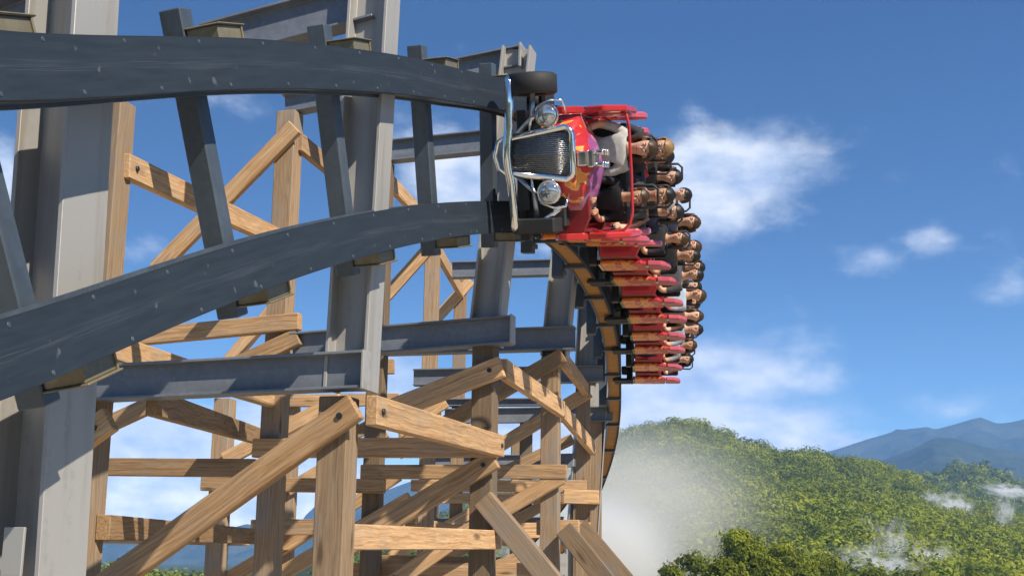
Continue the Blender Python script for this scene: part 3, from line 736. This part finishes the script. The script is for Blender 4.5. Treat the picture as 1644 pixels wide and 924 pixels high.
def chassis(car, xf, xr, drop=0.0):
    ch = MB(); ch.box(((xf + xr) / 2, 0, .20), (xf - xr, .70, .12)); ch.box((xr + .12, 0, .16), (.12, 1.30, .10)); ch.box((xf - .2, 0, .16), (.12, 1.30, .10)); ch.box((xr - .06, 0, .2), (.16, .10, .08))
    link('chassis', ch.mesh('chassis', M['dark']), car, Matrix(), .01)
    for sy in (-1, 1):
        wb = MB(); y = sy * GAUGE / 2 - CY_; zo = -CZ_ + drop
        wb.box((xr + .14, y + sy * .21, .10 + zo), (.34, .05, .36)); wb.box((xr + .14, y, .245 + zo), (.34, .38, .05)); wb.box((xr + .14, y * .8, .30 + zo), (.12, .2, .14))
        for x in (xr + .03, xr + .25): wb.cyl((x, y - .05, .128 + zo), (x, y + .05, .128 + zo), .078, 18)
        wb.cyl((xr + .14, y + sy * .165, -.06 + zo), (xr + .14, y + sy * .215, -.06 + zo), .06, 14)
        link('wheel_bogie', wb.mesh('wheel_bogie', M['black']), car, Matrix(), .004)
CY_, CZ_ = .22, .15                                         # the body sits a little off the rails' centre line
def car_matrix(s, drop=0.0):
    p, T, U, N = at_s(s); T = T.normalized(); Nn = (N - N.dot(T) * T).normalized(); X = -T; Z = Nn; Y = Z.cross(X)
    return Matrix.Translation(p + U * (GAUGE / 2 - CY_) + Z * (CZ_ - drop)) @ Matrix((X, Y, Z)).transposed().to_4x4()
S0 = float(S_arr[at_depth(12.55)])
lead = thing('lead_coaster_car', 'lead coaster car with a hot-rod front: chrome grille, round headlamps and flame-painted hood', 'coaster car', car_matrix(S0), 'cars of the coaster train')
chassis(lead, -.10, -1.60); row_parts(lead, -.80); row_parts(lead, -1.55)
def hot_rod(car):
    dy = -.19; bs = -.22
    # bumper: a chrome tube bowed round the foot of the grille, with a second loop
    pts = [(.10, -.71, .16), (.13, -.68, .165), (.15, -.46, .17), (.16, -.24, .16), (.18, -.10, .145), (.19, .03, .138), (.18, .16, .145), (.16, .30, .165), (.15, .52, .175), (.13, .71, .18), (.10, .74, .175)]
    bp = MB().tube([(a, b + bs, c) for a, b, c in pts], .042, 12); b = link('bumper', bp.mesh('bumper', M['chrome']), car, Matrix())
    lp = MB().tube([(.14, -.20 + dy, .16), (.18, -.13 + dy, .05), (.19, dy, .02), (.18, .13 + dy, .05), (.14, .20 + dy, .16)], .022, 10); link('bumper_loop', lp.mesh('bumper_loop', M['chrome']), b, Matrix())
    # grille
    def trap(wb, wt, zb, zt, r):
        p = [(-wb, zb), (wb, zb), (wt, zt - r), (wt - .03, zt - .02), (wt - r, zt), (-wt + r, zt), (-wt + .03, zt - .02), (-wt, zt - r)]; return [(a + dy, c) for a, c in p]
    o_ = trap(.175, .25, .13, .745, .06); fr = MB()
    fr.tube([(.06 - .10 * (z - .2), y, z) for y, z in o_], .034, 10, closed=True); gf = link('grille_frame', fr.mesh('grille_frame', M['chrome']), car, Matrix())
    gr = MB(); gi = trap(.165, .24, .14, .735, .06)
    vee = lambda y: .055 * (1 - min(1, abs(y - dy) / .24))
    gp = lambda y, z, off: V((off - .10 * (z - .2) + vee(y), y, z))
    zl = [.14 + .595 * q / 10 for q in range(11)]; yl = [-1 + 2 * q / 12 for q in range(13)]
    hwz = lambda z: .165 + (.24 - .165) * (z - .14) / .595 - (.035 if z > .72 else 0)
    for z in zl:
        for q in yl: gr.v.append(gp(dy + q * hwz(z), z, .028))
    for a_ in range(10):
        for b_ in range(12): gr.face((a_ * 13 + b_, (a_ + 1) * 13 + b_, (a_ + 1) * 13 + b_ + 1, a_ * 13 + b_ + 1))
    for q in range(21):
        f = -.95 + 1.9 * q / 20; gr.tube([gp(dy + f * hwz(z), z, .034) for z in (.145, .43, .725)], .0055, 6)
    link('grille_mesh', gr.mesh('grille_mesh', M['grille']), gf, Matrix())
    # hood: lofted from the grille to the cowl
    hd = MB(); secs = [(-.055, .235, .42, .735, .03), (-.12, .30, .40, .785, .06), (-.22, .40, .40, .85, .11), (-.34, .50, .40, .91, .17), (-.42, .555, .42, .945, .23), (-.455, .55, .42, .945, .23)]
    nn = 15
    for (x, hw, zb, zt, rr) in secs:
        for i in range(nn):
            t_ = -1 + 2 * i / (nn - 1); a = abs(t_)
            if a > .72: y = hw * math.copysign(1, t_) * (1 - .04 * (a - .72)); z = zt - rr - (a - .72) / .28 * (zt - rr - zb)
            else: q_ = t_ / .72; y = hw * (.55 * q_ + .45 * math.sin(q_ * PI / 2)); z = zt - rr * (.75 * abs(q_) ** 1.15 + .25 * (1 - math.cos(q_ * PI / 2)))
            hd.v.append(V((x, y + dy * (1 + x / .455 * .7), z)))
    for s_ in range(len(secs) - 1):
        for i in range(nn - 1): hd.face((s_ * nn + i, (s_ + 1) * nn + i, (s_ + 1) * nn + i + 1, s_ * nn + i + 1), 0, True)
    hd.face(range(nn)); hd.face(range((len(secs) - 1) * nn, len(secs) * nn))
    link('hood', hd.mesh('hood', M['hood']), car, Matrix())
    # blower and intake stacks on the hood
    dy0 = dy; dy = dy0 * .7
    eb = MB(); eb.box((-.14, dy, .82), (.20, .14, .10)); eb.box((-.20, dy, .90), (.24, .17, .06)); e = link('engine_blower', eb.mesh('engine_blower', M['chrome']), car, Matrix(), .012)
    for xx in (-.12, -.21, -.30):
        for yy in (-.06, .06):
            sk = MB().tube([(xx, dy + yy, .92), (xx, dy + yy, .97), (xx, dy + yy, 1.01), (xx, dy + yy, 1.03)], [.022, .022, .034, .036], 10); link('intake_stack', sk.mesh('intake_stack', M['chrome']), e, Matrix())
    dy = dy0
    # headlamps on bent brackets
    for sy in (-1, 1):
        y = dy + sy * .37
        hl = MB().tube([(.10, y, .52), (.06, y, .52), (.0, y, .52), (-.06, y, .52), (-.10, y, .52)], [.115, .118, .105, .075, .03], 18); h = link('headlamp', hl.mesh('headlamp', M['chrome']), car, Matrix())
        ln = MB().ball((.095, y, .52), (.045, .103, .103), 0, 18, 10); link('lens', ln.mesh('lens', M['glass']), h, Matrix())
        br = MB().tube([(.02, y + sy * .05, .40), (.02, y + sy * .10, .42), (.03, y + sy * .155, .55), (0, y + sy * .14, .66), (-.05, y + sy * .02, .68)], .014, 8)
        br.tube([(.03, y, .41), (.04, y - sy * .02, .35), (.02, y - sy * .16, .33)], .016, 8); link('bracket', br.mesh('bracket', M['chrome']), h, Matrix())
        ax = MB().tube([(-.04, dy + sy * .2, .17), (-.02, dy + sy * .36, .34), (-.02, dy + sy * .62, .36)], .026, 8); link('front_axle', ax.mesh('front_axle', M['steelbar']), car, Matrix())
        if sy > 0:
            fb_ = MB().box((-.08, .50, .36), (.40, .15, .42)); link('fender_box', fb_.mesh('fender_box', M['black']), car, Matrix(), .015)
            continue
        ty = MB(); yc = (-.88, .53)[sy > 0]
        prof = [(-.10, .14), (-.10, .225), (-.08, .25), (.08, .25), (.10, .225), (.10, .14)]; o0 = len(ty.v); ns = 28
        for i in range(ns):
            a = 2 * PI * i / ns
            for (yy, r) in prof: ty.v.append(V((-.06 + r * math.cos(a), yc + yy, .34 + r * math.sin(a))))
        for i in range(ns):
            j = (i + 1) % ns
            for q in range(6): r = (q + 1) % 6; ty.face((i * 6 + q, j * 6 + q, j * 6 + r, i * 6 + r), 0, q in (1, 2, 3))
        w = link('front_wheel', ty.mesh('front_wheel', M['black']), car, Matrix())
        hb = MB().cyl((-.06, yc - .07, .34), (-.06, yc + .07, .34), .145, 20); link('hub', hb.mesh('hub', M['steelbar']), w, Matrix())
    # yellow-green brace bar under the lower lamp, and the dark fender box
    bb = MB().tube([(-.02, dy + .52, .60), (-.04, dy + .66, .40), (-.04, dy + .70, .28)], .03, 8); link('fender_stay', bb.mesh('fender_stay', M['chrome']), car, Matrix())
    fb = MB(); fb.box((-.26, .0, .40), (.16, 1.06, .42)); link('firewall', fb.mesh('firewall', M['black']), car, Matrix(), .02)
    for sy in (-1, 1):
        y0, y1 = (.590, .655) if sy > 0 else (-.655, -.590)
        fp = MB().prism([(-.30, .46), (-.18, .52), (-.16, .62), (-.30, .80), (-.31, .46)], 1, y0, y1); link('fender', fp.mesh('fender', M['red']), car, Matrix(), .015)
        up_ = MB().prism([(-.30, .80), (-.26, 1.00), (-.45, 1.20), (-.80, 1.22), (-.80, .865), (-.62, .86), (-.36, .80)], 1, y0, y1); link('door_panel', up_.mesh('door_panel', M['red' if sy < 0 else 'flame']), car, Matrix(), .015)
    # red hoop of the windscreen
    hp = MB().tube([(-.46, .57, .80), (-.50, .60, .93), (-.52, .58, 1.10), (-.53, .52, 1.17), (-.53, .40, 1.20), (-.53, 0, 1.20), (-.53, -.45, 1.19), (-.53, -.56, 1.17), (-.52, -.61, 1.1)], .016, 8)
    link('windscreen_hoop', hp.mesh('windscreen_hoop', M['red']), car, Matrix())
hot_rod(lead)

cars = [lead]
def copy_tree(o, parent=None):
    c = o.copy(); C.objects.link(c)
    if parent: c.parent = parent
    for ch in list(o.children): copy_tree(ch, c)
    return c
proto = None
car_words = ['second coaster car, right behind the hot-rod lead car', 'third coaster car from the front, red with flame side panels', 'fourth coaster car, flame side panels level with the bend in the track',
             'second to last coaster car, above the tail car', 'tail coaster car, lowest of the train with the sky right below it']
for i in range(5):
    Mx = car_matrix(S0 + (2.05, 4.35, 6.70, 9.15, 11.65)[i], .11)
    if proto is None:
        proto = thing('coaster_car', car_words[0], 'coaster car', Mx, 'cars of the coaster train'); chassis(proto, .10, -1.70, .11); row_parts(proto, -.36, True); row_parts(proto, -1.50, True); c = proto
        src = proto
    else:
        c = copy_tree(src); c.matrix_basis = Mx; c['label'] = car_words[i]
    cars.append(c)

# ------------------------------------------------------------------ riders
def body_mesh(name, arms):
    vs_ = [(0, 0, .10, .135), (-.02, 0, .30, .125), (-.01, 0, .45, .135), (0, 0, .545, .085), (.012, 0, .61, .052), (.035, 0, .665, .066), (.028, 0, .735, .090), (.018, 0, .80, .085), (.012, 0, .845, .055)]
    es = [(i, i + 1) for i in range(8)]
    def chain(start, pts):
        prev = start
        for p in pts: vs_.append(p); es.append((prev, len(vs_) - 1)); prev = len(vs_) - 1
        return prev
    for s in (-1, 1):
        chain(0, [(.06, s * .09, .09, .095), (.25, s * .11, .12, .082), (.40, s * .115, .12, .068), (.45, s * .115, -.02, .058), (.44, s * .115, -.24, .042), (.46, s * .115, -.30, .042), (.56, s * .12, -.315, .030)])
        if arms == 'bar': ap = [(0, s * .17, .51, .062), (.02, s * .23, .40, .052), (.06, s * .25, .27, .043), (.18, s * .21, .225, .036), (.27, s * .17, .235, .027)]
        else: ap = [(0, s * .17, .51, .062), (.03, s * .22, .40, .050), (.10, s * .24, .29, .043), (.20, s * .16, .27, .035), (.28, s * .08, .30, .027)]
        w = chain(3 - 1, ap); wx, wy, wz, _ = ap[-1]
        palm = chain(w, [(wx + .045, wy - s * .01, wz + .01, .030)])
        for f, ln in zip((-.026, -.009, .009, .026), (.060, .072, .066, .050)):
            chain(palm, [(wx + .085, wy - s * .01 + f, wz + .012, .0095), (wx + .085 + ln * .45, wy - s * .01 + f, wz - .004, .009), (wx + .085 + ln * .5, wy - s * .01 + f * .95, wz - .004 - ln * .5, .0075)])
        chain(w, [(wx + .03, wy - s * .045, wz - .004, .011), (wx + .065, wy - s * .050, wz - .016, .009)])
    me = bpy.data.meshes.new(name); me.from_pydata([v[:3] for v in vs_], es, [])
    o = bpy.data.objects.new(name, me); C.objects.link(o)
    o.modifiers.new('skin', 'SKIN'); sl = me.skin_vertices[0].data
    for i, v in enumerate(vs_): sl[i].radius = (v[3], v[3])
    sl[0].use_root = True
    for i in (1, 2): sl[i].radius = (vs_[i][3] * .85, vs_[i][3] * 1.12)
    ss = o.modifiers.new('sub', 'SUBSURF'); ss.levels = 2; ss.render_levels = 2
    dg = bpy.context.evaluated_depsgraph_get(); ev = o.evaluated_get(dg); out = bpy.data.meshes.new_from_object(ev)
    bpy.data.objects.remove(o)
    n = len(out.polygons)
    mats = [M['lips']] * 7
    out.materials.clear()
    for m in mats: out.materials.append(m)
    for p in out.polygons:
        c = p.center; p.use_smooth = True; i = 0
        if c.z > .56: i = 0                                               # head and neck
        elif c.x < .16 and c.z > .17 and abs(c.y) < .30: i = 1 if not (abs(c.y) > .17 and c.z < .34) else 0
        elif c.z < -.27: i = 3
        elif c.z > .205 and abs(c.y) > .03 and c.x > .10: i = 0
        else: i = 2
        p.material_index = i
    # face: eyes, nose, ears, mouth set into the same head
    fm = MB(); fm.v = [v.co.copy() for v in out.vertices]; fm.f = [tuple(p.vertices) for p in out.polygons]; fm.m = [p.material_index for p in out.polygons]; fm.sm = [True] * n
    for s in (-1, 1):
        fm.ball((.104, s * .034, .748), (.012, .016, .0095), 4, 10, 6); fm.ball((.1145, s * .034, .748), (.0055, .0065, .0075), 5, 8, 5)
        fm.ball((.108, s * .035, .771), (.009, .020, .0035), 5, 8, 5); fm.ball((.02, s * .090, .735), (.024, .012, .032), 0, 10, 6)
    fm.ball((.122, 0, .720), (.020, .015, .026), 0, 10, 6); fm.ball((.103, 0, .682), (.012, .027, .008), 6, 10, 6)
    me2 = fm.mesh(name, mats); return me2
BODY = {'bar': body_mesh('body_bar', 'bar'), 'lap': body_mesh('body_lap', 'lap')}
def hair_mesh(kind):
    h = MB(); c = V((.012, 0, .752)); nu, nv = 20, 14; R = V((.112, .106, .120)); o = 0; idx = {}
    for j in range(nv + 1):
        th = PI * j / nv
        for i in range(nu):
            ph = 2 * PI * i / nu; d = V((math.sin(th) * math.cos(ph), math.sin(th) * math.sin(ph), math.cos(th)))
            lump = 1 + .035 * math.sin(ph * 5 + th * 3) + .02 * math.sin(ph * 9)
            h.v.append(c + V((d.x * R.x, d.y * R.y, d.z * R.z)) * lump)
    for j in range(nv):
        for i in range(nu):
            k_ = (i + 1) % nu; q = (j * nu + i, (j + 1) * nu + i, (j + 1) * nu + k_, j * nu + k_)
            m_ = sum((h.v[a] for a in q), V()) / 4 - c
            front = m_.x > .028
            if front and m_.z < .050 + .012 * math.sin(m_.y * 60): continue
            if kind == 'short' and m_.z < -.035: continue
            if kind == 'bob' and m_.z < -.10: continue
            h.face(q, 0, True)
    if kind == 'bob':
        for s in (-1, 1): h.tube([(-.03, s * .085, .80), (-.02, s * .108, .73), (-.01, s * .108, .665), (.0, s * .095, .625)], [.035, .042, .038, .02], 8)
        h.tube([(-.07, -.06, .68), (-.085, 0, .66), (-.07, .06, .68)], [.04, .05, .04], 8)
    if kind == 'long':
        h.tube([(-.075, 0, .76), (-.085, 0, .66), (-.10, 0, .55), (-.10, 0, .44)], [.085, .095, .085, .04], 12)
        for s in (-1, 1): h.tube([(-.01, s * .095, .78), (-.005, s * .105, .68), (.01, s * .10, .58), (.02, s * .09, .50)], [.03, .035, .032, .015], 8)
    return h
HAIR = {}
for kd in ('short', 'long', 'bob'):
    hm_ = hair_mesh(kd); used = sorted({i for f in hm_.f for i in f}); HAIR[kd] = hm_.mesh('hair_' + kd, mat_plain('hair_slot', (.02, .015, .01), .5))
pal = {}
def cmat(prefix, col, rough=.8):
    key = (prefix, col)
    if key not in pal: pal[key] = mat_plain(prefix, col, rough, 0, .18, 18, .3)
    return pal[key]
SK = [(.56, .33, .22), (.47, .26, .16), (.62, .39, .27), (.34, .17, .10), (.58, .33, .21)]
HC = {'black': (.010, .008, .007), 'brown': (.045, .022, .010), 'grey': (.36, .35, .34), 'blond': (.22, .13, .055)}
SC = {'white': (.40, .40, .385), 'black': (.012, .012, .014), 'dark grey': (.05, .052, .055), 'red': (.48, .012, .018), 'navy': (.016, .022, .05), 'grey': (.26, .27, .28), 'plaid': (.20, .12, .09), 'pale blue': (.30, .38, .46), 'charcoal': (.03, .03, .033), 'brown': (.10, .06, .04), 'pink': (.50, .10, .20)}
def rider(car, f0, side, shirt, hair, hcol, skin, pants, label, scale=1.0, arms='bar', turn=0.0):
    Mx = car.matrix_basis @ Matrix.Translation((f0 + .09, side * .25, .575)) @ Matrix.Rotation(turn, 4, 'Z') @ Matrix.Rotation(random.uniform(-.09, .09), 4, 'X') @ Matrix.Rotation(random.uniform(-.05, .10), 4, 'Y') @ Matrix.Diagonal((scale, scale * random.uniform(.94, 1.05), scale * random.uniform(.97, 1.03), 1))
    o = bpy.data.objects.new('person', BODY[arms]); C.objects.link(o); o.matrix_basis = Mx
    cols = [cmat('skin', SK[skin], .55), cmat('shirt', SC[shirt]), cmat('trousers', SC[pants]), cmat('shoe', (.03, .03, .03)), M['white_eye'], M['pupil'], M['lips']]
    for s_, m_ in zip(o.material_slots, cols): s_.link = 'OBJECT'; s_.material = m_
    h = bpy.data.objects.new('hair', HAIR[hair]); C.objects.link(h); h.parent = o
    h.material_slots[0].link = 'OBJECT'; h.material_slots[0].material = cmat('hair', HC[hcol], .45)
    tag(o, label, 'person', 'riders on the coaster train'); return o
RID = [  # (row, side -1 upper / +1 lower, shirt, hair, colour, skin, trousers, label, scale, arms)
    (0, -1, 'white', 'long', 'brown', 0, 'grey', 'rider in white shirt in the front row, hands on the lap bar', 1.0, 'bar'),
    (0, 1, 'black', 'short', 'brown', 1, 'black', 'child in black shirt in the front row, beside the white shirt', .86, 'lap'),
    (1, -1, 'charcoal', 'short', 'blond', 4, 'grey', 'man in charcoal top with short fair hair right behind the white-shirted rider', 1.0, 'bar'),
    (1, 1, 'dark grey', 'short', 'black', 1, 'pink', 'rider in dark grey tee and pink shorts, second row', 1.0, 'lap'),
    (2, -1, 'red', 'short', 'black', 3, 'grey', 'tanned rider in the bright red shirt', 1.0, 'bar'),
    (2, 1, 'plaid', 'short', 'grey', 2, 'brown', 'grey-haired rider in brown checked shirt', 1.0, 'bar'),
    (3, -1, 'black', 'long', 'black', 0, 'black', 'rider with long black hair in black, just behind the red shirt', .98, 'lap'),
    (3, 1, 'navy', 'long', 'black', 0, 'navy', 'rider with long black hair in navy, behind the grey-haired rider', 1.0, 'bar'),
    (4, -1, 'charcoal', 'short', 'black', 2, 'navy', 'short-haired rider in charcoal, fifth row upper seat', 1.02, 'bar'),
    (4, 1, 'black', 'bob', 'brown', 4, 'black', 'bob-haired rider in black, fifth row lower seat', .97, 'lap'),
    (5, -1, 'navy', 'bob', 'brown', 0, 'grey', 'long brown-haired rider in navy, sixth row upper seat', 1.0, 'bar'),
    (5, 1, 'black', 'short', 'black', 1, 'black', 'black-haired rider in black, sixth row lower seat', 1.0, 'bar'),
    (6, -1, 'grey', 'short', 'brown', 4, 'navy', 'rider in grey, seventh row upper seat', 1.0, 'lap'),
    (6, 1, 'dark grey', 'short', 'black', 0, 'black', 'rider in dark grey, seventh row lower seat', 1.0, 'bar'),
    (7, -1, 'black', 'bob', 'black', 1, 'black', 'long-haired rider in black, eighth row upper seat', 1.0, 'bar'),
    (7, 1, 'pale blue', 'short', 'brown', 4, 'navy', 'rider in pale blue, eighth row lower seat', 1.0, 'lap'),
    (8, -1, 'charcoal', 'short', 'black', 0, 'black', 'rider in charcoal, ninth row upper seat', 1.0, 'bar'),
    (8, 1, 'brown', 'long', 'brown', 2, 'black', 'rider in brown, ninth row lower seat', 1.0, 'bar'),
    (9, -1, 'navy', 'short', 'black', 1, 'black', 'rider in navy, tenth row upper seat', 1.0, 'bar'),
    (9, 1, 'pale blue', 'short', 'black', 0, 'navy', 'rider in pale blue, tenth row lower seat', 1.0, 'bar'),
    (10, -1, 'black', 'short', 'brown', 4, 'black', 'rider in black, eleventh row upper seat', 1.0, 'lap'),
    (10, 1, 'grey', 'bob', 'brown', 1, 'navy', 'rider in grey, eleventh row lower seat', 1.0, 'bar'),
    (11, -1, 'brown', 'short', 'black', 0, 'black', 'rider in brown in the tail row, upper seat', .96, 'bar'), (11, 1, 'dark grey', 'bob', 'black', 2, 'navy', 'rider in dark grey in the tail row, lower seat', .95, 'lap')]
for (r, sd_, sh_, hk, hc_, sk_, pt_, lb, scl, ar) in RID:
    rider(cars[r // 2], (-.80 if r % 2 == 0 else -1.55) if r < 2 else (-.36 if r % 2 == 0 else -1.50), sd_, sh_, hk, hc_, sk_, pt_, lb, scl, ar, random.uniform(-.28, .28))
